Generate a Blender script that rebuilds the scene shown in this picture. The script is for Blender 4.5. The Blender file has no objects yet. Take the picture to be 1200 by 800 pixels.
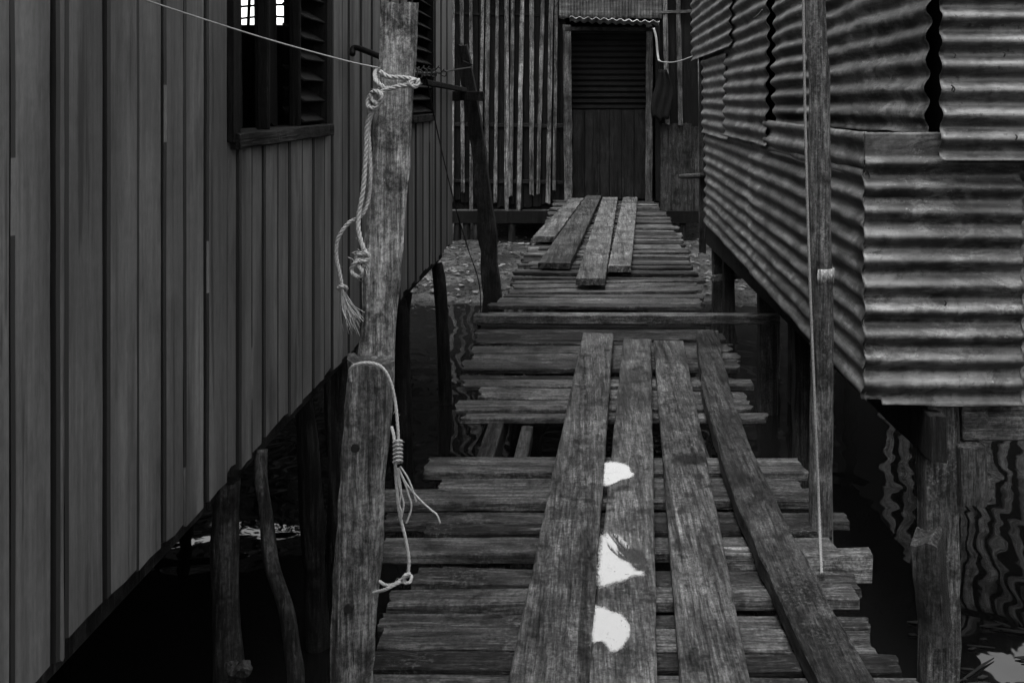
import bpy, bmesh, math, random
from mathutils import Vector, noise, Matrix
R = random.Random(7)
S = bpy.context.scene
C = S.collection

# ------------------------------------------------------------------ camera
EYE = 1.3; FPX = 1200.0; VX = 692.0; VY = 115.0
cam = bpy.data.cameras.new('camera'); co = bpy.data.objects.new('camera', cam); C.objects.link(co)
cam.sensor_width = 36; cam.lens = 36
cam.shift_x = -(VX - 600) / 1200; cam.shift_y = -(400 - VY) / 1200
cam.clip_start = 0.05; cam.clip_end = 1000
co.location = (0, 0, EYE); co.rotation_euler = (math.radians(90), 0, 0)
S.camera = co
# ------------------------------------------------------------------ light
w = bpy.data.worlds.new('World'); S.world = w; w.use_nodes = True
nt = w.node_tree; bg = nt.nodes['Background']
sk = nt.nodes.new('ShaderNodeTexSky'); sk.sky_type = 'NISHITA'; sk.sun_disc = False
SUN_EL = 74; SUN_AZ = 200          # azimuth the light comes from, clockwise from +Y
sk.sun_elevation = math.radians(SUN_EL); sk.sun_rotation = math.radians(SUN_AZ); sk.dust_density = 4; sk.air_density = 1.5
bw = nt.nodes.new('ShaderNodeRGBToBW')
nt.links.new(sk.outputs[0], bw.inputs[0]); nt.links.new(bw.outputs[0], bg.inputs[0]); bg.inputs[1].default_value = 0.15
sl = bpy.data.lights.new('sun', 'SUN'); so = bpy.data.objects.new('sun', sl); C.objects.link(so)
sl.energy = 1.0; sl.angle = math.radians(25)
el, az = math.radians(SUN_EL), math.radians(SUN_AZ)
d = Vector((math.sin(az) * math.cos(el), math.cos(az) * math.cos(el), math.sin(el)))
so.rotation_euler = d.to_track_quat('Z', 'Y').to_euler(); so.location = (0, -4, 8)
S.view_settings.view_transform = 'Standard'; S.view_settings.look = 'None'; S.view_settings.gamma = 1
S.view_settings.use_curve_mapping = False
S.view_settings.exposure = 2.5

# ------------------------------------------------------------------ helpers
def P(px, py, Y): return Vector(((px - VX) / FPX * Y, Y, EYE - (py - VY) / FPX * Y))
def G(px, py, z=0.0):
    Y = (EYE - z) * FPX / (py - VY); return P(px, py, Y)
def V(*a): return Vector(a)

def tag(o, label=None, cat=None, group=None, kind=None):
    if label: o['label'] = label
    if cat: o['category'] = cat
    if group: o['group'] = group
    if kind: o['kind'] = kind
    return o
def thing(name, label, cat, loc, group=None):
    o = bpy.data.objects.new(name, None); C.objects.link(o); o.location = loc; o.empty_display_size = .1
    return tag(o, label, cat, group)
def base_of(o):
    v = Vector(o.location)
    while o.parent: o = o.parent; v = v + Vector(o.location)
    return v
def mk(name, bm, mat, parent=None, smooth=False, loc=None, solid=0):
    me = bpy.data.meshes.new(name); bmesh.ops.recalc_face_normals(bm, faces=bm.faces)
    if loc is None:
        if bm.verts:
            xs = [v.co for v in bm.verts]
            loc = Vector((sum(v.x for v in xs) / len(xs), sum(v.y for v in xs) / len(xs), min(v.z for v in xs)))
        else: loc = Vector((0, 0, 0))
    loc = Vector(loc)
    bmesh.ops.translate(bm, verts=bm.verts, vec=-loc)
    bm.to_mesh(me); bm.free()
    if smooth:
        for p in me.polygons: p.use_smooth = True
    me.materials.append(mat)
    o = bpy.data.objects.new(name, me); C.objects.link(o)
    if parent is not None:
        o.parent = parent; o.location = loc - base_of(parent)
    else: o.location = loc
    if solid:
        m = o.modifiers.new('thick', 'SOLIDIFY'); m.thickness = solid; m.offset = 0
    return o
def NB(): return bmesh.new()
def box(bm, x0, x1, y0, y1, z0, z1, jit=0):
    vs = []
    for x in (x0, x1):
        for y in (y0, y1):
            for z in (z0, z1):
                vs.append(bm.verts.new((x + R.uniform(-jit, jit), y + R.uniform(-jit, jit), z + R.uniform(-jit, jit))))
    for f in ((0, 1, 3, 2), (4, 6, 7, 5), (0, 4, 5, 1), (2, 3, 7, 6), (0, 2, 6, 4), (1, 5, 7, 3)):
        bm.faces.new([vs[i] for i in f])
def nz(v, s=1.0, seed=0.0): return noise.noise(Vector(v) * s + Vector((seed, seed * .7, -seed)))

def board(bm, a, b, w, t, up=(0, 0, 1), n=10, nw=5, jit=.003, rag=.012, w2=None, ch=.004, bend=None, edge=None):
    """a worn board: a,b = middle of its upper face at both ends; w width; t thickness downwards"""
    a = Vector(a); b = Vector(b); up = Vector(up).normalized()
    dr = (b - a); L = dr.length; dr.normalize(); side = dr.cross(up).normalized(); up = side.cross(dr).normalized()
    if w2 is None: w2 = w
    sd = R.uniform(0, 100); rings = []
    if edge is None: edge = jit
    for i in range(n + 1):
        s = i / n; ww = w + (w2 - w) * s; c = a + (b - a) * s
        if bend: c = c + bend(s)
        prof = []
        h = ww / 2
        for k in range(nw + 1):
            prof.append((-h + ch + (ww - 2 * ch) * k / nw, 0))
        prof += [(h, -ch), (h, -t + ch)]
        for k in range(nw + 1):
            prof.append((h - ch - (ww - 2 * ch) * k / nw, -t))
        prof += [(-h, -t + ch), (-h, -ch)]
        ring = []
        for (u, z) in prof:
            e = noise.noise(Vector((s * L * 6, math.copysign(5, u), sd))) * edge * 2.2 * (abs(u) / h)
            e += noise.noise(Vector((s * L * 25, math.copysign(5, u), sd))) * edge * (abs(u) / h)
            zz = z + noise.noise(Vector((s * L * 5, u * 18, sd + 9))) * jit * (1 if z > -t / 2 else .5)
            p = c + side * (u + e) + up * zz
            if i in (0, n):
                q = noise.noise(Vector((u * 22, z * 10, sd + 31 * i))) * rag + R.uniform(-rag, rag) * .35
                p = p + dr * q
            ring.append(bm.verts.new(p))
        rings.append(ring)
    m = len(rings[0])
    for i in range(n):
        for k in range(m):
            bm.faces.new((rings[i][k], rings[i][(k + 1) % m], rings[i + 1][(k + 1) % m], rings[i + 1][k]))
    for r in (rings[0], rings[-1]):
        # cap as strips between top and bottom rows
        top = r[:nw + 1]; bot = list(reversed(r[nw + 3:2 * nw + 4]))
        for k in range(nw): bm.faces.new((top[k], top[k + 1], bot[k + 1], bot[k]))
        bm.faces.new((top[nw], r[nw + 1], r[nw + 2], bot[nw])); bm.faces.new((top[0], bot[0], r[2 * nw + 4], r[2 * nw + 5]))

def tube(bm, pts, rad, seg=10, cap=True, rough=0.0, sd=0.0, rs=8.0):
    pts = [Vector(p) for p in pts]
    rr = rad if isinstance(rad, (list, tuple)) else [rad] * len(pts)
    t0 = (pts[1] - pts[0]).normalized()
    nrm = t0.orthogonal().normalized(); rings = []
    for i, p in enumerate(pts):
        t = ((pts[min(i + 1, len(pts) - 1)] - pts[max(i - 1, 0)])).normalized()
        nrm = (nrm - t * nrm.dot(t)).normalized(); bn = t.cross(nrm)
        ring = []
        for k in range(seg):
            a = 2 * math.pi * k / seg
            dv = nrm * math.cos(a) + bn * math.sin(a)
            r = rr[i]
            if rough: r *= 1 + rough * noise.noise(p * rs + dv * 1.6 + Vector((sd, sd, sd)))
            ring.append(bm.verts.new(p + dv * r))
        rings.append(ring)
    for i in range(len(rings) - 1):
        for k in range(seg):
            bm.faces.new((rings[i][k], rings[i][(k + 1) % seg], rings[i + 1][(k + 1) % seg], rings[i + 1][k]))
    if cap: bm.faces.new(rings[0]); bm.faces.new(list(reversed(rings[-1])))
def smooth_path(pts, n=8):
    pts = [Vector(p) for p in pts]; out = []
    q = [pts[0] * 2 - pts[1]] + pts + [pts[-1] * 2 - pts[-2]]
    for i in range(1, len(q) - 2):
        for k in range(n):
            t = k / n; p0, p1, p2, p3 = q[i - 1], q[i], q[i + 1], q[i + 2]
            out.append(0.5 * ((2 * p1) + (p2 - p0) * t + (2 * p0 - 5 * p1 + 4 * p2 - p3) * t * t + (3 * p1 - p0 - 3 * p2 + p3) * t ** 3))
    out.append(pts[-1]); return out
def resample(pts, step):
    out = [pts[0]]; acc = 0
    for i in range(1, len(pts)):
        a, b = pts[i - 1], pts[i]; L = (b - a).length
        if L < 1e-9: continue
        d_ = step - acc
        while d_ <= L: out.append(a + (b - a) * (d_ / L)); d_ += step
        acc = L - (d_ - step)
    if (out[-1] - pts[-1]).length > step * .3: out.append(pts[-1])
    return out
def rope(bm, pts, r, pitch=None, sm=10):
    """three-strand laid rope"""
    pitch = pitch or r * 7
    path = resample(smooth_path(pts, sm), r * .8)
    t0 = (path[1] - path[0]).normalized(); nrm = t0.orthogonal().normalized()
    fr = []
    for i, p in enumerate(path):
        t = (path[min(i + 1, len(path) - 1)] - path[max(i - 1, 0)]).normalized()
        nrm = (nrm - t * nrm.dot(t)).normalized(); fr.append((p, nrm.copy(), t.cross(nrm)))
    for s in range(3):
        q = []
        for i, (p, a, b) in enumerate(fr):
            ang = 2 * math.pi * (s / 3 + i * r * .8 / pitch)
            q.append(p + (a * math.cos(ang) + b * math.sin(ang)) * r * .5)
        tube(bm, q, r * .56, 6)
    for i in range(2, len(fr) - 1):
        if R.random() < .10:
            p, a, b = fr[i]; an = R.uniform(0, 6.28); dv = a * math.cos(an) + b * math.sin(an); e = p + dv * r * R.uniform(1.3, 2.4) + (fr[i + 1][0] - p) * R.uniform(-3, 3)
            tube(bm, [p + dv * r * .8, (p + dv * r + e) / 2 + V(0, 0, r * .2), e], .0004, 3)
def corr(bm, FT, NT, NBm, FB, waves, amp, nvec, nu=40, rag=.006, dent=.004, flat_top=0, sd=None, per=10, clip=None):
    """corrugated sheet: corners far-top, near-top, near-bottom, far-bottom; waves run top to bottom"""
    FT, NT, NBm, FB = map(Vector, (FT, NT, NBm, FB)); nvec = Vector(nvec).normalized()
    sd = R.uniform(0, 99) if sd is None else sd
    nv = int(waves * per); g = []
    for i in range(nu + 1):
        u = i / nu; row = []
        for j in range(nv + 1):
            v = j / nv
            p = (FT * (1 - u) + NT * u) * (1 - v) + (FB * (1 - u) + NBm * u) * v
            L = (NT - FT).length
            a = amp * (1 + .35 * noise.noise(Vector((u * L * 1.2, v * 4, sd))))
            if v < flat_top: a *= .08
            hgt = math.sin(2 * math.pi * (v * waves + .04 * noise.noise(Vector((u * L * 2, v * waves * .7, sd + 3))))) * a
            hgt += dent * noise.noise(Vector((u * L * 2.5, v * (FT - FB).length * 2.5, sd + 5))) * 2
            hgt += dent * .5 * noise.noise(Vector((u * L * 9, v * waves * 1.3, sd + 7)))
            p = p + nvec * hgt
            if i in (0, nu):
                dr = (NT - FT).normalized()
                p = p + dr * (noise.noise(Vector((v * waves * .9, i, sd))) * rag + R.uniform(-rag, rag) * .25)
            if j in (0, nv):
                p = p + Vector((0, 0, 1)) * noise.noise(Vector((u * L * 5, j, sd))) * rag * .7
            row.append(bm.verts.new(p))
        g.append(row)
    for i in range(nu):
        for j in range(nv):
            if clip and clip((i + .5) / nu, (j + .5) / nv): continue
            bm.faces.new((g[i][j], g[i][j + 1], g[i + 1][j + 1], g[i + 1][j]))

# ------------------------------------------------------------------ materials
class N:
    def __init__(s, name):
        s.m = bpy.data.materials.new(name); s.m.use_nodes = True; s.t = s.m.node_tree
        s.b = s.t.nodes['Principled BSDF']; s.n = s.t.nodes; s.l = s.t.links
        s.tc = s.n.new('ShaderNodeTexCoord'); s.oi = s.n.new('ShaderNodeObjectInfo')
        mv = s.n.new('ShaderNodeVectorMath'); mv.operation = 'MULTIPLY_ADD'
        s.l.new(s.oi.outputs['Random'], mv.inputs[0]); mv.inputs[1].default_value = (37, 23, 31)
        s.l.new(s.tc.outputs['Object'], mv.inputs[2]); s.vec = mv.outputs[0]
    def noise(s, scale, detail=6, rough=.6, sc=(1, 1, 1), off=0, dist=0):
        mp = s.n.new('ShaderNodeMapping'); s.l.new(s.vec, mp.inputs[0]); mp.inputs[3].default_value = sc; mp.inputs[1].default_value = (off, off, off)
        t = s.n.new('ShaderNodeTexNoise'); s.l.new(mp.outputs[0], t.inputs['Vector']); t.inputs['Scale'].default_value = scale
        t.inputs['Detail'].default_value = detail; t.inputs['Roughness'].default_value = rough; t.inputs['Distortion'].default_value = dist
        return t.outputs[0]
    def mr(s, x, a, b, c, d_, smooth=False):
        r = s.n.new('ShaderNodeMapRange'); s.l.new(x, r.inputs[0])
        if smooth: r.interpolation_type = 'SMOOTHSTEP'
        for i, v in enumerate((a, b, c, d_)): r.inputs[i + 1].default_value = v
        return r.outputs[0]
    def op(s, o, x, y=0.0):
        m = s.n.new('ShaderNodeMath'); m.operation = o
        for i, v in enumerate((x, y)):
            if isinstance(v, (int, float)): m.inputs[i].default_value = v
            else: s.l.new(v, m.inputs[i])
        return m.outputs[0]
    def mix(s, f, x, y):
        # x*(1-f)+y*f
        return s.op('ADD', s.op('MULTIPLY', x, s.op('SUBTRACT', 1.0, f)), s.op('MULTIPLY', y, f))
    def done(s, col, rough=.8, bump=None, bd=.003, bs=.6, metal=0, spec=.3):
        cb = s.n.new('ShaderNodeCombineColor')
        for i in range(3): s.l.new(col, cb.inputs[i])
        s.l.new(cb.outputs[0], s.b.inputs['Base Color'])
        if isinstance(rough, (int, float)): s.b.inputs['Roughness'].default_value = rough
        else: s.l.new(rough, s.b.inputs['Roughness'])
        s.b.inputs['Metallic'].default_value = metal; s.b.inputs['Specular IOR Level'].default_value = spec
        if bump is not None:
            b = s.n.new('ShaderNodeBump'); b.inputs['Distance'].default_value = bd; b.inputs['Strength'].default_value = bs
            s.l.new(bump, b.inputs['Height']); s.l.new(b.outputs[0], s.b.inputs['Normal'])
        return s.m
K = 0.35
def wood(name, base, axis, lichen=.0, vary=.5, knots=.5, rough=.78, crack=.7, bump=1.0, spec=.07, worn=.6):
    s = N(name); sc = [1, 1, 1]; sc[axis] = .07
    sc2 = [1, 1, 1]; sc2[axis] = .035
    g = s.noise(30, 9, .75, sc, 0, .6); f = s.noise(190, 4, .7, sc2, 5); bl = s.noise(2.6, 6, .65, (1, 1, 1), 11)
    bl2 = s.noise(11, 8, .8, [1 if i != axis else .55 for i in range(3)], 17)
    sp = s.noise(90, 6, .8, (1, 1, 1), 23)
    m2 = s.noise(130, 8, .85, [1 if i != axis else .09 for i in range(3)], 3, .3)
    col = s.op('MULTIPLY', s.mr(g, .38, .64, .5, 1.45), s.mr(f, .36, .64, .55, 1.45))
    col = s.op('MULTIPLY', col, s.mr(m2, .38, .62, .4, 1.6))
    col = s.op('MULTIPLY', col, s.mr(bl, .36, .64, 1 - knots * .75, 1 + knots * .55))
    col = s.op('MULTIPLY', col, s.mr(bl2, .38, .62, .55, 1.45))
    col = s.op('MULTIPLY', col, s.mr(sp, .38, .62, .45, 1.55))
    col = s.op('MULTIPLY', col, s.mr(s.oi.outputs['Random'], 0, 1, 1 - vary * .65, 1 + vary * .65))
    cr = s.mr(s.noise(17, 5, .55, [1 if i != axis else .03 for i in range(3)], 41, .3), .36, .41, 1 - crack, 1)
    cr2 = s.mr(s.noise(60, 3, .5, [1 if i != axis else .025 for i in range(3)], 47, .3), .36, .42, 1 - crack * .6, 1)
    cr = s.op('MULTIPLY', cr, cr2)
    col = s.op('MULTIPLY', col, cr)
    wr = s.op('MULTIPLY', s.mr(s.noise(34, 9, .85, [1 if i != axis else .16 for i in range(3)], 91, .5), .56, .64, 0, 1), worn)
    col = s.mix(wr, col, 2.4)
    if lichen:
        lm = s.op('MULTIPLY', s.mr(sp, .54, .62, 0, 1), s.mr(s.noise(5, 4, .65, (1, 1, 1), 51), .50, .60, 0, 1))
        col = s.mix(s.op('MULTIPLY', lm, lichen), col, 3.2)
        dk = s.mr(s.noise(13, 5, .7, (1, 1, 1), 61), .54, .64, 1, .4); col = s.op('MULTIPLY', col, dk)
    col = s.op('MULTIPLY', col, base * K)
    h = s.op('ADD', s.op('ADD', s.op('MULTIPLY', g, .8), s.op('MULTIPLY', m2, .4)), s.op('ADD', s.op('MULTIPLY', f, .25), s.op('MULTIPLY', cr, .5)))
    rg = s.mr(bl2, .3, .7, rough - .15, rough + .12)
    return s.done(col, rg, h, .008, bump, 0, spec)
def metal(name, base, rust=.6, light=.5, met=.25, rough=.5, streak=(1, 1, .4)):
    s = N(name)
    a = s.noise(5, 6, .65, streak, 0, .5); b_ = s.noise(22, 7, .7, (1, 1, 1), 8); c = s.noise(90, 5, .75, (1, 1, 1), 14)
    l = s.noise(7, 6, .65, (.5, .5, 1.6), 31, .8); st = s.noise(30, 4, .6, (.15, .15, 1.4), 44)
    col = s.op('MULTIPLY', s.mr(a, .38, .60, 1 - rust * .65, 1.35), s.mr(b_, .38, .62, .5, 1.45))
    col = s.op('MULTIPLY', col, s.mr(st, .38, .62, .7, 1.3))
    rm = s.op('MULTIPLY', s.mr(s.noise(7, 8, .78, (.6, .6, 1.5), 71, .8), .49, .535, 0, .85), s.mr(c, .35, .55, .35, 1))
    col = s.op('MULTIPLY', col, s.op('SUBTRACT', 1, s.op('MULTIPLY', rm, rust)))
    lm = s.op('MULTIPLY', s.mr(l, .55, .59, 0, 1), s.mr(c, .42, .55, .2, 1))
    col = s.mix(s.op('MULTIPLY', lm, light), col, 2.0)
    sp = s.mr(s.noise(70, 3, .6, (1, 1, 1), 81), .63, .66, 0, 1)
    lf = s.op('MULTIPLY', s.mr(s.noise(110, 5, .8, (.6, .6, 1), 87), .58, .63, 0, 1), s.mr(s.noise(6, 4, .7, (1, 1, 1), 89), .48, .56, 0, light)); col = s.mix(lf, col, 2.6)
    sc_ = s.mr(s.noise(16, 8, .8, (.12, .12, 2.2), 93, .4), .42, .60, .55, 1.25); col = s.op('MULTIPLY', col, sc_)
    col = s.op('MULTIPLY', col, s.op('SUBTRACT', 1, s.op('MULTIPLY', sp, .7)))
    col = s.op('MULTIPLY', col, base * K)
    return s.done(col, s.mr(b_, .3, .7, rough - .08, rough + .2), s.op('ADD', b_, s.op('MULTIPLY', c, .5)), .0015, .5, met, .4)
def plain(name, base, rough=.8, vary=.3, scale=30, spec=.06):
    s = N(name); a = s.noise(scale, 5, .6)
    return s.done(s.op('MULTIPLY', s.mr(a, .3, .7, 1 - vary, 1 + vary), base * K), rough, a, .002, .4, 0, spec)

deckW = wood('weathered_deck_wood', .061, 0, .5, 1.25, .7, worn=.9, crack=.45)
stringW = wood('stringer_wood', .035, 1, .3, .5)
plankW = wood('grey_plank_wood', .072, 1, .22, .25, .6, .7)
plankD = wood('dark_plank_wood', .042, 1, .5, .3, .9)
postW = wood('bleached_post_wood', .29, 2, .25, .2, .6, crack=.5)
poleW = wood('pole_wood', .11, 2, .3, .3, .9)
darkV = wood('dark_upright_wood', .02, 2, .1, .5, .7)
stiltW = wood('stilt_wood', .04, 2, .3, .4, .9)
slatW = wood('slat_wood', .14, 2, .1, .55, .9)
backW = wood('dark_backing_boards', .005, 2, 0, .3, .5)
doorW = wood('door_wood', .015, 2, 0, .3, .6)
railW = wood('dark_rail_wood', .012, 0, .2, .3, .8)
crossW = wood('cross_beam_wood', .12, 0, .3, .3, .5, crack=.3)
plankF = wood('far_plank_wood', .10, 1, .3, .3, .6, crack=.5)
winW = wood('window_frame_wood', .008, 2, .1, .3, .5)
sillW = wood('flaking_sill_wood', .03, 1, .9, .3, .9)
def paint_wall():
    s = N('painted_board_wall')
    a = s.noise(9, 6, .6, (1, 1, .12), 0, .3); b_ = s.noise(90, 4, .6, (1, 1, .02), 4); c = s.noise(1.6, 4, .6, (1, 1, .5), 9)
    sm = s.noise(14, 4, .6, (1, 1, .2), 33)
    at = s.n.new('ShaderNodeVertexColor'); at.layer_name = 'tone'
    col = s.op('MULTIPLY', s.mr(a, .38, .62, .7, 1.25), s.mr(b_, .38, .62, .82, 1.12))
    col = s.op('MULTIPLY', col, s.mr(c, .38, .62, .8, 1.15))
    col = s.op('MULTIPLY', col, s.mr(sm, .58, .68, 1, .6))
    br = s.noise(40, 2, .5, (.3, .3, 1), 71, .6)
    col = s.op('MULTIPLY', col, s.mr(br, .3, .7, .94, 1.06))
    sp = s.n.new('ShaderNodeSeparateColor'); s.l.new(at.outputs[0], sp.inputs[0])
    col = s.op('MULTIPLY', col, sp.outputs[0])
    st = s.noise(5, 7, .7, (1, 1, .35), 55, .5); col = s.op('MULTIPLY', col, s.mr(st, .55, .68, 1, .6))
    fl = s.noise(120, 5, .8, (1, 1, .3), 63); col = s.op('MULTIPLY', col, s.mr(fl, .35, .65, .8, 1.2)); fd = s.noise(2.2, 6, .7, (1, 1, .22), 77, .4); col = s.op('MULTIPLY', col, s.mr(fd, .38, .62, .72, 1.28))
    ck = s.mr(s.noise(26, 4, .6, (1, 1, .035), 83, .4), .35, .39, .45, 1); col = s.op('MULTIPLY', col, ck)
    col = s.op('MULTIPLY', col, .15 * K)
    return s.done(col, .62, s.op('ADD', a, s.op('MULTIPLY', b_, .6)), .003, .6, 0, .35)
wallP = paint_wall()
metSide = metal('corrugated_iron_side', .20, .8, .35)
metFront = metal('corrugated_iron_front', .12, 1.0, .6)
metDark = metal('corrugated_iron_dark', .10, .6, .2)
metPale = metal('corrugated_iron_pale', .9, .3, .6)
roofM = metal('roof_iron', .15, .5, .3)
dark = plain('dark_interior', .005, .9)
ropeM = plain('pale_rope_fibre', .40, .9, .35, 220)
wireM = plain('pale_wire', .38, .5, .2, 60)
darkWire = plain('dark_wire', .03, .5, .2, 60)
ironM = plain('black_iron', .02, .5, .3, 60)
clothM = plain('black_cloth', .010, .95, .4, 40)
nailM = plain('rusty_bolt', .02, .6, .4, 90)
leafM = plain('palm_leaf', .02, .6, .3, 9)
trunkM = plain('palm_trunk', .09, .9, .4, 12)
litterM = plain('pale_litter', .11, .7, .6, 12)

# ------------------------------------------------------------------ ground + water
def mudmat():
    s = N('wet_mud')
    a = s.noise(2.5, 8, .7); b_ = s.noise(14, 8, .75, (1, 1, 1), 5); c = s.noise(40, 5, .7, (1, 1, 1), 9)
    col = s.op('MULTIPLY', s.mr(a, .4, .6, .25, 1.6), s.mr(b_, .4, .6, .2, 1.8))
    col = s.mix(s.mr(c, .58, .66, 0, .8), col, 2.6)
    col = s.op('MULTIPLY', col, .017)
    return s.done(col, s.mr(b_, .42, .58, .25, .85), s.op('ADD', b_, s.op('MULTIPLY', c, .4)), .06, 1, 0, .12)
mudM = mudmat()
def gh(x, y):
    t = min(1, max(0, (y - 8.6) / 1.6)); t = t * t * (3 - 2 * t)
    if x > 2.0: t *= max(0, 1 - (x - 2.0) / 1.5)
    if x < -5: t *= max(0, 1 - (-5 - x) / 3)
    far = min(1, max(0, (y - 26) / 10)) * .9
    return -0.86 + t * .34 + far + .05 * nz((x, y, 0), .9) + .035 * nz((x, y, 0), 3.1) * (1 if t > 0 else 0) + .02 * nz((x, y, 0), 9)
bm = NB()
def axis_vals(a, b, n, fa, fb):
    v = [a + (b - a) * i / n for i in range(n + 1)]
    return fa + v + fb
xs = axis_vals(-5, 5, 130, [-300, -100, -40, -20, -12, -8, -6], [6, 8, 12, 20, 40, 100, 300])
ys = axis_vals(0, 20, 200, [-200, -60, -20, -8, -3], [21, 23, 26, 29, 33, 40, 60, 100, 300, 600])
gv = [[bm.verts.new((x, y, gh(x, y))) for y in ys] for x in xs]
for i in range(len(xs) - 1):
    for j in range(len(ys) - 1): bm.faces.new((gv[i][j], gv[i + 1][j], gv[i + 1][j + 1], gv[i][j + 1]))
tag(mk('ground', bm, mudM, smooth=True, loc=(0, 0, 0)), kind='structure')
def watermat():
    s = N('dark_water'); s.b.inputs['Base Color'].default_value = (.003, .003, .003, 1)
    s.b.inputs['Roughness'].default_value = .02; s.b.inputs['IOR'].default_value = 1.3
    a = s.noise(2.6, 1, .5, (1, 1, 1), 0, .5); b_ = s.noise(9, 1, .5, (1, .6, 1), 5, .5)
    h = s.op('ADD', a, s.op('MULTIPLY', b_, .05))
    b = s.n.new('ShaderNodeBump'); b.inputs['Distance'].default_value = .03; b.inputs['Strength'].default_value = .32
    s.l.new(h, b.inputs['Height']); s.l.new(b.outputs[0], s.b.inputs['Normal']); return s.m
waterM = watermat()
WZ = -0.62
bm = NB()
vs = [bm.verts.new(p) for p in ((-60, -30, WZ), (60, -30, WZ), (60, 32, WZ), (-60, 32, WZ))]; bm.faces.new(vs)
tag(mk('water', bm, waterM, loc=(0, 0, WZ)), kind='structure')
# litter and shell fragments lying on the mud flat
bm = NB()
for i in range(1500):
    x = R.uniform(-3.2, 1.5); y = R.uniform(9.0, 19) if i % 4 else R.uniform(9.0, 11)
    z = gh(x, y) + .004
    if z < WZ + .004: continue
    s_ = R.uniform(.012, .045); a = R.uniform(0, 6.28)
    q = []
    for k in range(4):
        an = a + k * 1.57 + R.uniform(-.4, .4); q.append(bm.verts.new((x + math.cos(an) * s_ * R.uniform(.4, 1.4), y + math.sin(an) * s_, z + R.uniform(0, .02))))
    top = bm.verts.new((x, y, z + R.uniform(.01, .03)))
    for k in range(4): bm.faces.new((q[k], q[(k + 1) % 4], top))
    bm.faces.new(q)
tag(mk('litter', bm, litterM), 'pale scraps and shells scattered over the mud flat', 'litter', kind='stuff')

# added tree ring, unseen, shaped to block low sky from the water
leafD = plain('dark_leaf', .03, .8, .5, 3, 0)
bm = NB()
def ring_h(a):
    h = 4.2 + 1.0 * math.sin(a * 5) + .8 * math.sin(a * 13 + 1)
    if 1.60 < a < 3.3 or 1.24 < a < 1.47: h = 10.6 + .6 * math.sin(a * 9)  # taller sectors keep bright sky reflections off the dark water
    return h
prev = None
for k in range(241):
    a = 2 * math.pi * k / 240; r0 = 27 + 2 * math.sin(a * 7); h = ring_h(a); h *= .96 if h > 9 else .8
    c, s_ = math.cos(a), math.sin(a)
    cur = [bm.verts.new((c * r0, s_ * r0, -.8)), bm.verts.new((c * (r0 + 1), s_ * (r0 + 1), h)), bm.verts.new((c * (r0 + 4), s_ * (r0 + 4), h * 1.05)), bm.verts.new((c * (r0 + 6), s_ * (r0 + 6), -.8))]
    if prev and 1.862 < a < 1.915:
        for vv in (prev, cur):
            lo = vv[1].co.copy(); lo.z = 4.6; up_ = bm.verts.new(lo); lo2 = vv[1].co.copy(); lo2.z = 1.9; dn = bm.verts.new(lo2); vv += [up_, dn]
        bm.faces.new((prev[0], cur[0], cur[5], prev[5])); bm.faces.new((prev[4], cur[4], cur[1], prev[1]))
        cur = cur[:4]
    elif prev:
        for q in range(3): bm.faces.new((prev[q], cur[q], cur[q + 1], prev[q + 1]))
    prev = cur
for k in range(22000):
    a = R.uniform(0, 2 * math.pi) if k < 12000 else R.uniform(1.6, 3.2); r0 = 26.5 + 2 * math.sin(a * 7) + R.uniform(-.8, 2); h = ring_h(a)
    z = -.6 + (h + .6) * R.random() ** .8
    if 1.85 < a < 1.92 and z < 4.6 and z > 2: continue
    p = V(math.cos(a) * r0, math.sin(a) * r0, z); s2 = R.uniform(.12, .3)
    u = V(R.uniform(-1, 1), R.uniform(-1, 1), R.uniform(-1, 1)).normalized(); v = u.orthogonal().normalized()
    bm.faces.new([bm.verts.new(p + u * s2 * x + v * s2 * y) for x, y in ((-1, 0), (0, -.5), (1, 0), (0, .5))])
tag(mk('sky_block_trees', bm, leafD), 'added ring of dark trees blocking the low sky behind the huts', 'wood', kind='stuff')

bm = NB()  # dark scraps added on the water to break up the reflected sky
for i in range(60):
    y = R.uniform(3.25, 3.75); x = R.uniform(1.15, 1.8); a = R.uniform(-.5, .5) if i % 2 else R.uniform(0, 3); L = R.uniform(.01, .05) if i % 9 else R.uniform(.08, .16); h = R.uniform(.003, .010)
    u = V(math.cos(a), math.sin(a) * .6, 0); v = V(-u.y, u.x, 0); c = V(x, y, WZ + .004)
    q = [bm.verts.new(c + u * L * s_ + v * h * t + V(0, 0, zz)) for zz in (0, .004) for s_, t in ((-1, 0), (-.3, -1), (1, -.2), (.4, 1))]
    bm.faces.new(q[4:]); bm.faces.new(q[:4])
    for k in range(4): bm.faces.new((q[k], q[(k + 1) % 4], q[4 + (k + 1) % 4], q[4 + k]))
tag(mk('added_debris', bm, leafD), 'added dark leaves and twigs breaking up the bright water reflection at lower right', 'debris', kind='stuff')

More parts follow.
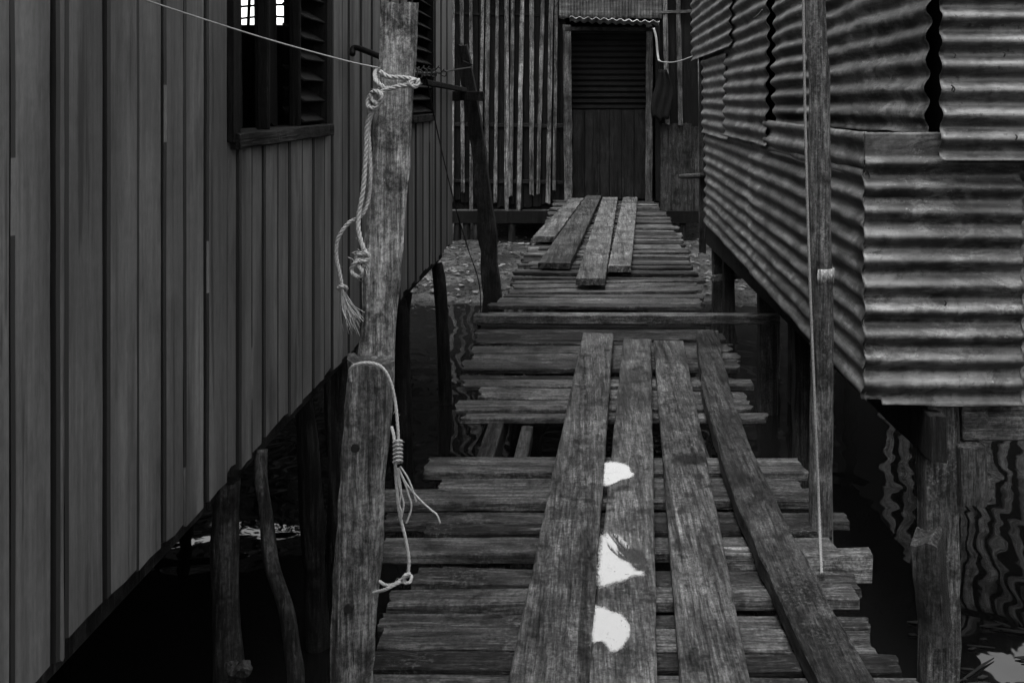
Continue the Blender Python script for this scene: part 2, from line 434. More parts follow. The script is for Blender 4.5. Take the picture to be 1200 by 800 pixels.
# ------------------------------------------------------------------ left house
WX = -0.90; ZB = 0.36; ZT = 2.9
LH = thing('board_house', 'stilt house on the left clad in grey painted vertical boards', 'house', (-2.3, 3.6, ZB))
pxs = [-130, -60, 12, 62, 76, 123, 160, 190, 215, 240, 265]
yy = [-2.5 + .16 * k for k in range(24)] + [1080 / (VX - x) for x in pxs]
while yy[-1] < 6.6: yy.append(yy[-1] + R.choice([.085, .1, .115, .125, .14]))
yy[-1] = 6.67
W1 = (2.57, 3.50); W2 = (5.09, 5.84); SZ = 1.19; WT = 2.15
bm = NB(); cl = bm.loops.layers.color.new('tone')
def vboard(y0, y1, z0, z1, off, tone):
    nseg = max(3, int((z1 - z0) / .12)); rings = []; sd = R.uniform(0, 99)
    g0, g1 = R.uniform(.003, .007), R.uniform(.003, .008)
    for i in range(nseg + 1):
        z = z0 + (z1 - z0) * i / nseg
        e0 = noise.noise(Vector((z * 5, 0, sd))) * .003; e1 = noise.noise(Vector((z * 5, 7, sd))) * .003
        cup = noise.noise(Vector((z * 2, 3, sd))) * .003
        y0_, y1_ = y0 + g0 + e0, y1 - g1 + e1; ym = (y0_ + y1_) / 2
        r = [(WX + off - .004, y0_), (WX + off, y0_ + .006), (WX + off + cup, ym), (WX + off, y1_ - .006), (WX + off - .004, y1_), (WX + off - .02, y1_), (WX + off - .02, y0_)]
        zo = 0
        if i == 0: zo = R.uniform(-.012, .012)
        rings.append([bm.verts.new((x, y, z + (zo + R.uniform(-.004, .004) if i == 0 else 0))) for x, y in r])
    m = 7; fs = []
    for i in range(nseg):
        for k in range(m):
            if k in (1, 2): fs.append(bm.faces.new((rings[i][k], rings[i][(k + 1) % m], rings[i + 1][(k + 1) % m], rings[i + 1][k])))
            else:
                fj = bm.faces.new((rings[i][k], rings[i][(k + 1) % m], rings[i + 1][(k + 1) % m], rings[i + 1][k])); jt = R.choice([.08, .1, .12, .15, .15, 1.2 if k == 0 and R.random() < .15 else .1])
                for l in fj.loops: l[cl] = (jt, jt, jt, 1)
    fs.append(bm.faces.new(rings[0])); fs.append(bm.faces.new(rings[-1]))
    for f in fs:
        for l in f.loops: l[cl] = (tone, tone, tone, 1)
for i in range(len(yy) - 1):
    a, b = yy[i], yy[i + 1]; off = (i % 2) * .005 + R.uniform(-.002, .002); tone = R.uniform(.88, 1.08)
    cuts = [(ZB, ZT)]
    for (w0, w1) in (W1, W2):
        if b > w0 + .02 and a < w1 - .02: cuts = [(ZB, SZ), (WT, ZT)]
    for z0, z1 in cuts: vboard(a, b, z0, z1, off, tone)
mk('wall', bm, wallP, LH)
# dark backing boards, floor, ceiling, far walls
bm = NB()
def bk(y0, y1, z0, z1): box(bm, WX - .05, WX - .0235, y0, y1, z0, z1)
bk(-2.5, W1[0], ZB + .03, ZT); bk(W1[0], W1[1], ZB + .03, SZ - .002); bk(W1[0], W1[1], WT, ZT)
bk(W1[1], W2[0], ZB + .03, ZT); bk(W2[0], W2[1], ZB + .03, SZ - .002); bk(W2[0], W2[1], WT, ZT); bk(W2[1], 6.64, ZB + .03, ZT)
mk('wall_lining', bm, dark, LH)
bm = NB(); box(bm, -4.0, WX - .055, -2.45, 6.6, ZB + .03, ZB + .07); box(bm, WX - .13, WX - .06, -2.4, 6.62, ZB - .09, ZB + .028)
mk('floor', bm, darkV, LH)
bm = NB()   # end wall with an opening, far side wall
E = 6.64
for (x0, x1, z0, z1) in ((-4, -2.32, ZB, ZT), (-2.32, -1.94, ZB, 1.77), (-2.32, -1.94, 2.5, ZT), (-1.94, WX - .055, ZB + .072, ZT)):
    box(bm, x0, x1, E - .05, E, z0 + (.072 if z0 == ZB else 0), z1)
box(bm, -4.05, -4.0, -2.5, E, ZB, ZT); box(bm, -4.0, WX - .055, -2.5, -2.45, ZB + .072, ZT)
mk('rear_wall', bm, darkV, LH)
bm = NB()   # ragged lattice in the far opening
for k in range(5):
    x = -2.30 + k * .085; tube(bm, [(x + R.uniform(-.02, .02), E - .03, 1.76), (x + .02, E - .03, 2.1), (x - .01, E - .03, 2.52)], .012, 6, rough=.5, sd=k, rs=30)
for k in range(6):
    z = 1.80 + k * .08; tube(bm, [(-2.33, E - .06, z), (-2.1, E - .06, z + R.uniform(-.03, .03)), (-1.93, E - .06, z + .02)], .008, 5, rough=.5, sd=k, rs=40)
mk('lattice', bm, darkV, LH)
# roof
bm = NB(); corr(bm, (-4.4, -2.8, 3.35), (-.62, -2.8, 2.72), (-.62, 6.9, 2.72), (-4.4, 6.9, 3.35), 70, .009, (0, 0, 1), nu=14, per=6)
mk('roof', bm, roofM, LH, smooth=True, solid=.003)
bm = NB(); board(bm, (-.66, -2.8, 2.74), (-.66, 6.9, 2.74), .025, .14, n=20); mk('fascia', bm, darkV, LH)
# windows
def window(y0, y1, nm_label, mull, louvre):
    wd = bpy.data.objects.new('window', None); C.objects.link(wd); wd.parent = LH; wd.location = Vector((WX, (y0 + y1) / 2, SZ)) - base_of(LH)
    wd['label'] = nm_label
    bm = NB()
    box(bm, WX - .14, WX + .014, y0 - .028, y0 + .024, SZ + .0, WT + .06); box(bm, WX - .14, WX + .008, y1 - .03, y1 + .01, SZ + .0, WT + .06)
    box(bm, WX - .14, WX + .03, y0 + .025, y1 - .031, WT, WT + .06)
    mk('frame', bm, winW, wd)
    bm = NB(); board(bm, (WX - .045, y0 - .01, SZ + .022), (WX - .045, y1 - .005, SZ + .022), .14, .04, n=24, jit=.004, edge=.005); mk('sill', bm, sillW, wd)
    for m in mull:
        bm = NB(); board(bm, (WX - .01, m, SZ + .024), (WX - .01, m, WT - .002), .018, .035, up=(1, 0, 0), n=8, jit=.0015); mk('mullion', bm, winW, wd)
    l0, l1 = louvre; bm = NB(); z = SZ + .06
    while z < WT - .03:
        a = V(WX - .035, l0, z); b = V(WX - .035, l1, z)
        board(bm, a + V(0, 0, 0), b, .085, .006, up=(.55, 0, .83), n=3, nw=2, jit=.0008, rag=.001, ch=.001); z += .066
    mk('louvres', bm, wood('louvre_wood', .018, 1, .1) if 'lv' not in globals() else lv, wd)
    return wd
lv = wood('louvre_wood', .018, 1, .2, .4, .6)
w1 = window(W1[0], W1[1], 'large window with one louvred side and see-through openings', [1080 / (VX - 320), 1080 / (VX - 356)], (1080 / (VX - 357.5), W1[1] - .032))
bm = NB()   # plank shutters standing inside the openings
board(bm, (WX - .09, 2.86, SZ + .024), (WX - .10, 2.86, WT - .004), .12, .02, up=(1, 0, 0), n=6, jit=.002)
board(bm, (WX - .08, 3.13, SZ + .024), (WX - .09, 3.13, WT - .004), .16, .02, up=(1, 0, 0), n=6, jit=.002)
mk('shutter', bm, winW, w1)
window(W2[0], W2[1], 'far narrow window with louvres', [], (W2[0] + .03, W2[1] - .032))
# furniture-like pale boards seen inside
for k in range(4):
    bm = NB(); z = 1.25 + k * .1
    board(bm, (WX - .6 - .02 * k, 4.3, z), (WX - .6 - .02 * k, 4.34, z + .085), .05, .01, up=(0, -1, 0), n=2); mk('inner_batten', bm, slatW, LH)
# hook on the outer wall
bm = NB(); tube(bm, smooth_path([P(413, 64, 3.72), P(414, 57, 3.74), P(421, 57, 3.72), P(447, 67, 3.55)], 5), .011, 8); mk('hook', bm, ironM, LH, smooth=True)
# stilts
def log(pts, rad, mat, parent=None, name='stilt', rough=.25, seg=12, sm=5):
    bm = NB(); pp = smooth_path(pts, sm); n = len(pp)
    rr = [rad[0] + (rad[1] - rad[0]) * i / (n - 1) for i in range(n)]
    tube(bm, pp, rr, seg, rough=rough, sd=R.uniform(0, 50), rs=7); return mk(name, bm, mat, parent, smooth=True)
t0 = V(-.955, 2.66, ZB - .095)
lg = log([t0 + V(.01, 0, .04), (-.952, 2.66, .1), (-.945, 2.67, -.2), (-.95, 2.66, -.45), (-.96, 2.66, -.95)], (.034, .042), stiltW, LH, rough=.35); lg['label'] = 'thick rough log stilt with a snapped branch'
bm = NB(); tube(bm, smooth_path([(-.935, 2.65, -.17), (-.90, 2.63, -.175), (-.875, 2.62, -.15)], 4), [.022] * 5 + [.020] * 3 + [.014], 8, rough=.8, rs=30); mk('branch_stub', bm, stiltW, lg)
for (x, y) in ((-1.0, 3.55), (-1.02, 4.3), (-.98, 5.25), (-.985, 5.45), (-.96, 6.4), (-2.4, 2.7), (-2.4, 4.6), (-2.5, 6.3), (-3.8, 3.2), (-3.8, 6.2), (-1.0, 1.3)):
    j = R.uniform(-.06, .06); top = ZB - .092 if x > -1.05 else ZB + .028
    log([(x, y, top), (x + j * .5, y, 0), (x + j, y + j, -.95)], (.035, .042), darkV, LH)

# crooked branch prop
o = log([(-.90, 2.80, ZB - .02), P(306, 560, 2.78), P(311, 600, 2.76), P(318, 660, 2.74), P(334, 710, 2.72), P(343, 760, 2.72), P(347, 830, 2.7), (-.80, 2.7, -.93)], (.016, .024), stiltW, None, 'branch_pole', .35)
tag(o, 'thin crooked branch propped beside the thick log under the left house', 'branch')
for pts, lb in (([(-1.0, 3.9, .35), (-.99, 3.92, 0), (-.93, 3.9, -.93)], 'thin dark pole slanting under the left house beyond the crooked branch'),
                ([(-.95, 4.75, .34), (-1.06, 4.78, 0), (-1.2, 4.8, -.93)], 'dark slanting pole deep under the left house near the far glinting water')):
    tag(log(pts, (.018, .024), darkV, None, 'slanting_pole', .3), lb, 'pole', 'slanting poles under the left house')

# ------------------------------------------------------------------ far house
FY = 13.0
FH = thing('slatted_house', 'dark hut at the end of the walkway with upright slats and an open doorway', 'house', (.4, FY + 1.5, -.15))
def fx(px): return (px - VX) / FPX * FY
def fz(py): return EYE - (py - VY) / FPX * FY
for i, px in enumerate([532 + k * 10.1 for k in range(13)]):
    x = fx(px) + R.uniform(-.02, .02); top = 3.0; bot = fz(R.uniform(222, 258)); ln = R.uniform(-.045, .0)
    bm = NB(); board(bm, (x + ln, FY + .0, bot), (x - ln * .4 + R.uniform(-.02, .02), FY, top), .048 + R.uniform(-.008, .01), .02, up=(0, -1, 0), n=8, nw=3, jit=.003, rag=.03)
    mk('slat', bm, slatW, FH)
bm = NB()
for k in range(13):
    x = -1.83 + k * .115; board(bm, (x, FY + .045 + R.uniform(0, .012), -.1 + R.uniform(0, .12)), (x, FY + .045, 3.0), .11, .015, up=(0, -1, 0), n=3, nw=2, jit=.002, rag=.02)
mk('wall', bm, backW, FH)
for py in (16, 146, 212):
    bm = NB(); board(bm, (fx(526), FY + .03, fz(py)), (fx(660), FY + .03, fz(py + 2)), .05 if py > 20 else .03, .02, up=(0, -1, 0), n=14, jit=.004, edge=.006); mk('rail', bm, railW, FH)
# jambs
dr = bpy.data.objects.new('doorway', None); C.objects.link(dr); dr.parent = FH; dr.location = V(fx(714), FY, .02) - base_of(FH)
bm = NB(); board(bm, (fx(666), FY - .05, fz(238)), (fx(664.5), FY - .05, fz(30)), .105, .07, up=(0, -1, 0), n=14, jit=.004); mk('jamb', bm, wood('mottled_jamb', .085, 2, .6, .2, .9), dr)
bm = NB(); board(bm, (fx(760), FY - .05, fz(236)), (fx(761), FY - .05, fz(30)), .085, .07, up=(0, -1, 0), n=14, jit=.004); mk('jamb', bm, wood('thin_jamb', .07, 2, .5, .2, .9), dr)
bm = NB(); board(bm, (fx(662), FY - .06, fz(34)), (fx(768), FY - .06, fz(35)), .05, .04, up=(0, -1, 0), n=8); mk('lintel', bm, darkV, dr)
bm = NB()
for k in range(6):
    x0 = fx(671 + k * 14.6); board(bm, (x0 + .075, FY + .12 + .004 * (k % 2), .01), (x0 + .075, FY + .12, fz(129) + R.uniform(-.004, .004)), .153, .02, up=(0, -1, 0), n=6, nw=4, jit=.002, rag=.003)
mk('door', bm, doorW, dr)
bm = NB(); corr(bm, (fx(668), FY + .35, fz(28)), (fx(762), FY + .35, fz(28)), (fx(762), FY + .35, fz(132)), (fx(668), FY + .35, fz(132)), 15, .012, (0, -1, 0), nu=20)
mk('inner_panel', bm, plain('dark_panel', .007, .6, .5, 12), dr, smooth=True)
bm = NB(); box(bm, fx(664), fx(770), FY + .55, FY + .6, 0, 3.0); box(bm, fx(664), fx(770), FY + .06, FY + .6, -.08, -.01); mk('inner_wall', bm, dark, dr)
bm = NB(); corr(bm, (fx(668), FY - .06, fz(26)), (fx(668), FY - .30, fz(22.5)), (fx(771), FY - .30, fz(27)), (fx(771), FY - .06, fz(30)), 11, .012, (0, 0, 1), nu=6, rag=.01)
mk('awning', bm, metPale, dr, smooth=True, solid=.004)
bm = NB(); corr(bm, (fx(655), FY - .045, 3.0), (fx(655), FY - .045, fz(22)), (fx(775), FY - .045, fz(22)), (fx(775), FY - .045, 3.0), 17, .016, (0, -1, 0), nu=14, rag=.02)
mk('gable_sheet', bm, metDark, FH, smooth=True, solid=.002)
# right of the door
for px, b in ((781, 146), (796.5, 147), (821, 150)):
    bm = NB(); board(bm, (fx(px + 1), FY - .02, fz(b)), (fx(px - 2.5), FY - .02, 3.0), .062, .02, up=(0, -1, 0), n=8, nw=3, jit=.003); mk('slat', bm, slatW, FH)
bm = NB(); board(bm, (fx(771), FY - .03, 0), (fx(770), FY - .03, 3.0), .06, .03, up=(0, -1, 0), n=8, nw=3); mk('slat', bm, backW, FH)
bm = NB()
for k, px in enumerate((778, 788, 797, 806, 816, 826, 838, 850)):
    board(bm, (fx(px), FY + .0 + .006 * (k % 2), fz(248)), (fx(px), FY, fz(146 + R.uniform(-2, 3))), .105, .018, up=(0, -1, 0), n=7, nw=4, jit=.003, rag=.02)
mk('lower_boards', bm, wood('scuffed_boards', .04, 2, .35, .2, 1.0), FH)
bm = NB(); box(bm, fx(768), fx(860), FY + .03, FY + .07, -.1, 3.0); mk('wall', bm, backW, FH)
bm = NB(); board(bm, (fx(766), FY - .04, fz(15)), (fx(830), FY - .04, fz(13)), .035, .03, up=(0, -1, 0), n=6); mk('rail', bm, crossW, FH)
# floor, beam, stilts, body, roof
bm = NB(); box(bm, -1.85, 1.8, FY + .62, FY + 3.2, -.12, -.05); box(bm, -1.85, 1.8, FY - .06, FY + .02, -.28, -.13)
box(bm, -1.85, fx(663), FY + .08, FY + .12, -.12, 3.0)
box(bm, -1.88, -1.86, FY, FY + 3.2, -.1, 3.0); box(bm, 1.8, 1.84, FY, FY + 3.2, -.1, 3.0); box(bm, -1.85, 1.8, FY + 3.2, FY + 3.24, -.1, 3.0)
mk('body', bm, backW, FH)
for px in (536, 547, 558, 600, 640, 800, 850):
    log([(fx(px), FY + .0, -.285), (fx(px), FY, -.6), (fx(px) + .01, FY, -1.0)], (.045, .05), darkV, FH)
for px in (545, 590, 640, 720, 800): log([(fx(px), FY + 2.9, -.125), (fx(px), FY + 2.9, -.6), (fx(px), FY + 2.9, -1.0)], (.05, .05), darkV, FH)
bm = NB(); corr(bm, (-2.0, FY + 3.4, 3.02), (-2.0, FY - .25, 3.1), (2.0, FY - .25, 3.1), (2.0, FY + 3.4, 3.02), 40, .01, (0, 0, 1), nu=8, per=6); mk('roof', bm, roofM, FH, smooth=True, solid=.003)
# black cloth hung on the door jamb
bm = NB(); g = []
for i in range(9):
    row = []
    for j in range(15):
        u = i / 8; v = j / 14; wd_ = .10 + .16 * min(1, v * 2) - .05 * max(0, v - .8) * 5
        row.append(bm.verts.new((fx(775) + (u - .5) * wd_ + .02 * math.sin(v * 5), FY - .16 + .03 * math.sin(u * 17 + v * 3), fz(82) - v * .62 + .05 * noise.noise(V(u * 3, 0, 0)) * v)))
    g.append(row)
for i in range(8):
    for j in range(14): bm.faces.new((g[i][j], g[i + 1][j], g[i + 1][j + 1], g[i][j + 1]))
tag(mk('hanging_cloth', bm, clothM, smooth=True, solid=.004), 'black cloth hanging beside the right jamb of the far doorway', 'cloth')

# ------------------------------------------------------------------ right house
RX = .863
RH = thing('corrugated_house', 'stilt house on the right clad in dented corrugated iron sheets', 'house', (1.4, 5.4, .3))
def side(y0, y1, z0, z1, x0=RX, x1=RX, pitch=.076, **k):
    bm = NB(); corr(bm, (x0, y1, z1), (x1, y0, z1), (x1, y0, z0), (x0, y1, z0), (z1 - z0) / pitch, k.pop('amp', .0095), (-1, 0, 0), nu=max(10, int((y1 - y0) * 22)), **k)
    return mk('wall_sheet', bm, metSide, RH, smooth=True, solid=.0015)
side(5.35, 7.75, .36, 1.08, RX, RX); side(3.170, 5.45, .36, 1.08, RX - .012, RX - .006, dent=.006)
side(3.170, 4.95, 1.045, 1.195, RX - .022, RX - .014, dent=.006)
side(6.3, 7.72, 1.04, 1.66, RX - .02, RX - .02); side(4.86, 6.36, 1.07, 2.6, RX - .032, RX - .022, dent=.006)
side(5.95, 8.3, 1.60, 2.6, RX - .048, RX - .05)
bm = NB(); corr(bm, (.848, 4.76, 2.62), (1.085, 3.21, 2.95), (1.066, 3.25, 1.185), (.848, 4.76, 1.185), 21, .0105, (-1, -.15, 0), nu=50, rag=.010, dent=.013, sd=4)
c_ = mk('wall_sheet', bm, metSide, RH, smooth=True, solid=.0015); c_['label'] = 'buckled upper sheet'
def front(x0, x1, z0, z1, y, pitch, mat=metFront, **k):
    bm = NB(); corr(bm, (x0, y, z1), (x1, y, z1), (x1, y, z0), (x0, y, z0), (z1 - z0) / pitch, k.pop('amp', .015), (0, -1, 0), nu=60, **k)
    return mk('wall_sheet', bm, mat, RH, smooth=True, solid=.0015)
f1 = front(RX - .020, 1.335, .352, 1.194, 3.165, .076, dent=.004, flat_top=.095, clip=lambda u, v: v > .985 and u < .12); f1['label'] = 'stained lower front sheet'
f2 = front(1.062, 2.02, 1.111, 2.6, 3.105, .074, metal('corrugated_iron_upper', .10, .6, .75), dent=.004, sd=12); f2['label'] = 'pale patched upper front sheet'
front(1.31, 2.02, .34, 1.2, 3.215, .076, metDark)
bm = NB()   # frame behind the sheets, inner dark lining, floor, overhang floor
box(bm, .90, .94, 3.26, 7.7, .37, 1.15); box(bm, .90, .94, 4.82, 7.7, 1.151, 2.6); box(bm, .941, 2.0, 3.29, 3.31, .37, 1.15); box(bm, .941, 1.975, 7.66, 7.7, .37, 2.6); box(bm, 1.98, 2.02, 3.14, 7.7, .37, 2.7)
v8 = [bm.verts.new(p) for p in ((1.15, 3.2, 1.151), (.93, 4.81, 1.151), (.93, 4.81, 2.6), (1.15, 3.2, 2.6), (1.18, 3.2, 1.151), (.96, 4.81, 1.151), (.96, 4.81, 2.6), (1.18, 3.2, 2.6))]
for f in ((0, 1, 2, 3), (4, 5, 6, 7), (0, 4, 5, 1), (3, 7, 6, 2), (0, 3, 7, 4), (1, 5, 6, 2)): bm.faces.new([v8[i] for i in f])
box(bm, 1.19, 1.975, 3.15, 3.17, 1.2, 2.6)
mk('frame', bm, dark, RH)
bm = NB(); box(bm, .905, 1.98, 3.31, 7.65, .32, .365); mk('floor', bm, darkV, RH)
bm = NB(); board(bm, (1.06, 3.12, .33), (.905, 7.8, .33), .055, .14, n=24, jit=.003); mk('beam', bm, darkV, RH)
bm = NB(); board(bm, (1.165, 3.235, .345), (2.05, 3.235, .345), .07, .115, n=10, jit=.004); mk('beam', bm, crossW, RH)
bm = NB(); corr(bm, (.62, 8.2, 2.62), (.62, 2.95, 2.62), (2.5, 2.95, 2.9), (2.5, 8.2, 2.9), 24, .01, (0, 0, 1), nu=40); mk('roof', bm, roofM, RH, smooth=True, solid=.003)
# main front stilt with blocks
st = bpy.data.objects.new('stilt', None); C.objects.link(st); st.parent = RH; st.location = V(1.07, 3.1, -.9) - base_of(RH); st['label'] = 'square front stilt with nailed blocks and lichen'
bm = NB(); board(bm, (1.105, 3.19, -.95), (1.10, 3.19, .345), .104, .10, up=(0, -1, 0), n=24, jit=.003, edge=.004); mk('post', bm, wood('lichen_post', .09, 2, .8, .2, .9), st)
bm = NB(); board(bm, (1.18, 3.15, .045), (1.178, 3.15, .225), .082, .09, up=(0, -1, 0), n=6, jit=.004, rag=.01); mk('block', bm, stiltW, st)
bm = NB(); board(bm, P(1092, 752, 3.07), P(1082, 638, 3.07), .085, .10, up=(-.5, -.85, 0), n=8, jit=.003, rag=.03); mk('block', bm, stiltW, st)
for (x, y, w_) in ((P(901, 0, 6.2).x, 6.2, .11), (.97, 7.68, .10), (.99, 7.3, .08), (1.02, 4.9, .08), (1.25, 7.0, .09), (1.3, 6.4, .1), (1.9, 3.4, .08), (1.9, 7.5, .09), (1.9, 5.4, .09)):
    bm = NB(); board(bm, (x, y, -.95), (x, y, .21 if x < .98 else .318), w_, w_, up=(0, -1, 0), n=10, jit=.003); mk('stilt', bm, stiltW, RH)
bm = NB(); board(bm, (.90, 7.62, -.02), (1.5, 7.2, .14), .05, .05, n=6); mk('brace', bm, crossW, RH)
bm = NB(); tube(bm, [P(798, 207, 8.6), P(823, 206, 7.72)], .022, 8, rough=.2); mk('rail', bm, plankW, RH, smooth=True)
bm = NB(); board(bm, (.855, 7.80, .12), (.85, 7.80, 2.5), .05, .04, up=(0, -1, 0), n=12); mk('corner_post', bm, stiltW, RH)
# nail heads / tears
for i, (px, py, Y) in enumerate([(1115, 100, 3.085), (1118, 62, 3.085), (1176, 61, 3.085), (1190, 158, 3.085), (1107, 352, 3.145), (1117, 102, 3.085), (1062, 118, 3.085)][:6]):
    bm = NB(); p = P(px, py, Y); tube(bm, smooth_path([p, p + V(.003, -.005, -.006), p + V(-.001, -.003, -.016)], 3), .0022, 6); mk('nail', bm, nailM, RH)

# ------------------------------------------------------------------ neighbouring hut (seen in the water)
NH = thing('neighbour_hut', 'pale boarded hut mirrored as wavy strips in the water at lower right', 'house', (4.2, 10, -.6))
bm = NB(); box(bm, 2.6, 6.4, 9.06, 11, -.2, 2.2); mk('body', bm, dark, NH)
bm = NB()
for k in range(26):
    x = 2.65 + k * .145; board(bm, (x, 9.03, -.45 + R.uniform(-.1, .1)), (x + R.uniform(-.02, .02), 9.03, 2.2 + R.uniform(-.05, .05)), .085 + R.uniform(-.02, .04), .02, up=(0, -1, 0), n=4, nw=2)
mk('wall', bm, wood('pale_boards', .35, 2, .1, .3, .6), NH)
bm = NB(); corr(bm, (2.4, 11.2, 2.40), (2.4, 8.8, 2.30), (6.6, 8.8, 2.30), (6.6, 11.2, 2.40), 40, .01, (0, 0, 1), nu=8, per=6); mk('roof', bm, roofM, NH, smooth=True, solid=.003)
for x in (2.7, 4.2, 5.8): log([(x, 9.2, -.21), (x, 9.2, -.5), (x, 9.2, -1)], (.06, .06), stiltW, NH)
# palm beyond the far hut
PT = thing('palm_tree', 'palm rising behind the far hut, mirrored dark in the middle puddle', 'tree', (1.1, 18, -.5))
bm = NB(); pp = smooth_path([(1.15, 18, -.7), (1.05, 18, 2.5), (1.0, 18, 5.0), (.95, 18, 6.9)], 6); tube(bm, pp, [.10 - .04 * i / len(pp) for i in range(len(pp))], 10, rough=.15); mk('trunk', bm, trunkM, PT, smooth=True)
bm = NB(); ctr = V(.95, 18, 6.9)
for k in range(34):
    a = k * 2.4; L = R.uniform(.35, .75); el_ = R.uniform(-.2, .9)
    sp_ = [ctr + V(math.cos(a) * L * s, math.sin(a) * L * s, L * (el_ * s - .75 * s * s)) for s in [i / 14 for i in range(15)]]
    tube(bm, sp_, .012, 4)
    for i in [2 + q * .25 for q in range(50)]:
        fi = i; i = int(i); t = (sp_[i] - sp_[i - 1]).normalized(); sd_ = t.cross(V(0, 0, 1)).normalized()
        for s2 in (-1, 1):
            l_ = .16 * (1 - abs(i / 14 - .5)); o_ = sp_[i] + t * (fi - i) * .07; tip = o_ + sd_ * s2 * l_ * R.uniform(.6, 1.1) + t * R.uniform(.03, .1) + V(0, 0, R.uniform(-.1, 0))
            q = [o_, o_ + t * .02, tip]; bm.faces.new([bm.verts.new(p) for p in q])
mk('crown', bm, leafM, PT)

# ------------------------------------------------------------------ walkway: far section
BF = thing('boardwalk', 'far boardwalk section of narrow worn cross planks leading to the dark doorway', 'boardwalk', (0, 8.5, -.1))
def interp(tab, y):
    for (a, b) in zip(tab, tab[1:]):
        if a[0] <= y <= b[0]: return a[1] + (b[1] - a[1]) * (y - a[0]) / (b[0] - a[0])
    return tab[0][1] if y < tab[0][0] else tab[-1][1]
Lp = [(230, 652), (262, 640), (285, 620), (310, 608), (345, 592), (372, 560), (400, 556), (440, 545), (485, 534)]
Rp = [(230, 762), (262, 790), (285, 800), (310, 812), (345, 822), (372, 825), (400, 850), (440, 872), (485, 890)]
Y = 4.24
while Y < 12.9:
    wd_ = R.choice([.07, .085, .10, .11, .13]); yc = Y + wd_ / 2; py = VY + EYE * FPX / yc
    xl = (interp(Lp, py) - VX) / FPX * yc + R.uniform(-.03, .03); xr = (interp(Rp, py) - VX) / FPX * yc + R.uniform(-.03, .04)
    if R.random() < .1: xl += .1
    z = R.uniform(-.028, .006); tl = R.uniform(-.010, .010); sk_ = R.uniform(-.018, .018)
    bm = NB(); up = V(0, R.uniform(-.14, .10), 1)
    board(bm, (xl, yc - sk_, z + tl), (xr, yc + sk_, z - tl), wd_, .026, up=up, n=14, nw=4, jit=.002, rag=.025, edge=.0025, w2=wd_ * R.uniform(.85, 1.05))
    mk('plank', bm, deckW, BF); Y += wd_ + R.choice([.018, .026, .034, .048])
for x in (-.40, .42):
    bm = NB(); board(bm, (x, 3.3, -.05), (x * .85, 13.0, -.05), .07, .10, n=20, jit=.003); mk('stringer', bm, stringW, BF)
for y in (4.3, 6.2, 8.4, 10.6):
    for x in (-.45, .47): log([(x, y, -.155), (x, y, -.5), (x + .02, y, -.98)], (.035, .04), stiltW, BF, 'support_post')
# cross timber
bm = NB(); board(bm, G(556, 368, .055), G(913, 368, .06), .075, .05, n=24, jit=.003, rag=.004); tag(mk('cross_timber', bm, crossW), 'long narrow timber laid across the boardwalk with its right end sticking out over the water', 'timber')

# ------------------------------------------------------------------ walkway: near section
BN = thing('boardwalk', 'near boardwalk section of wide split cross planks with gaps over the water', 'boardwalk', (0, 2.6, -.1))
rows = [  # y far edge, y near edge, left x, right x, dz
 (531, 554, 500, 940, 0), (556, 569, 516, 936, -.012), (571, 589, 448, 962, .0), (590, 605, 452, 993, -.008), (607, 622, 500, 972, -.004), (624, 648, 448, 978, .006),
 (661, 683, 487, 1003, 0), (685, 707, 458, 1003, .004), (710, 726, 447, 1016, -.006), (728, 757, 445, 1019, 0), (766, 788, 435, 1052, 0), (793, 822, 430, 1075, .004),
 (828, 866, 425, 1090, 0), (874, 905, 420, 1110, 0), (912, 965, 415, 1120, -.004), (975, 1030, 400, 1150, 0), (1040, 1120, 390, 1180, 0), (1135, 1240, 380, 1200, 0), (1260, 1400, 370, 1260, 0)]
for (a, b, xl, xr, dz) in rows:
    Ya = EYE * FPX / (a - VY); Yb = EYE * FPX / (b - VY); yc = (Ya + Yb) / 2; wd_ = (Ya - Yb) * .87; dz = dz + R.uniform(-.012, .006)
    x0 = (xl - VX) / FPX * yc; x1 = (xr - VX) / FPX * yc; sk_ = R.uniform(-.012, .012)
    bm = NB(); board(bm, (x0, yc - sk_, dz), (x1, yc + sk_, dz + R.uniform(-.006, .006)), wd_, .032, up=(0, R.uniform(-.07, .07), 1), n=36, nw=8, jit=.0025, rag=.012, edge=.003, w2=wd_ * R.uniform(.9, 1.02))
    mk('plank', bm, deckW, BN)
for x in (-.40, .40):
    bm = NB(); board(bm, (x * .97, .9, -.042), (x * .97, 3.74, -.042), .08, .10, n=12, jit=.003); mk('stringer', bm, stringW, BN)
for x in (-.28, .30):
    bm = NB(); board(bm, (x, .9, -.045), (x + .02, 4.22, -.05), .05, .06, n=12, jit=.003); mk('stringer', bm, stringW, BN)
bm = NB(); board(bm, (.30, 2.962, -.006), ((1020 - VX) / FPX * 2.95, 2.955, -.004), .05, .085, n=16, jit=.003, rag=.003); mk('bearer', bm, crossW, BN)
for (x, y) in ((-.42, 3.1), (.45, 3.1), (-.42, 1.6), (.45, 1.6)): log([(x, y, -.15), (x, y, -.5), (x, y, -1.0)], (.035, .04), stiltW, BN, 'support_post')

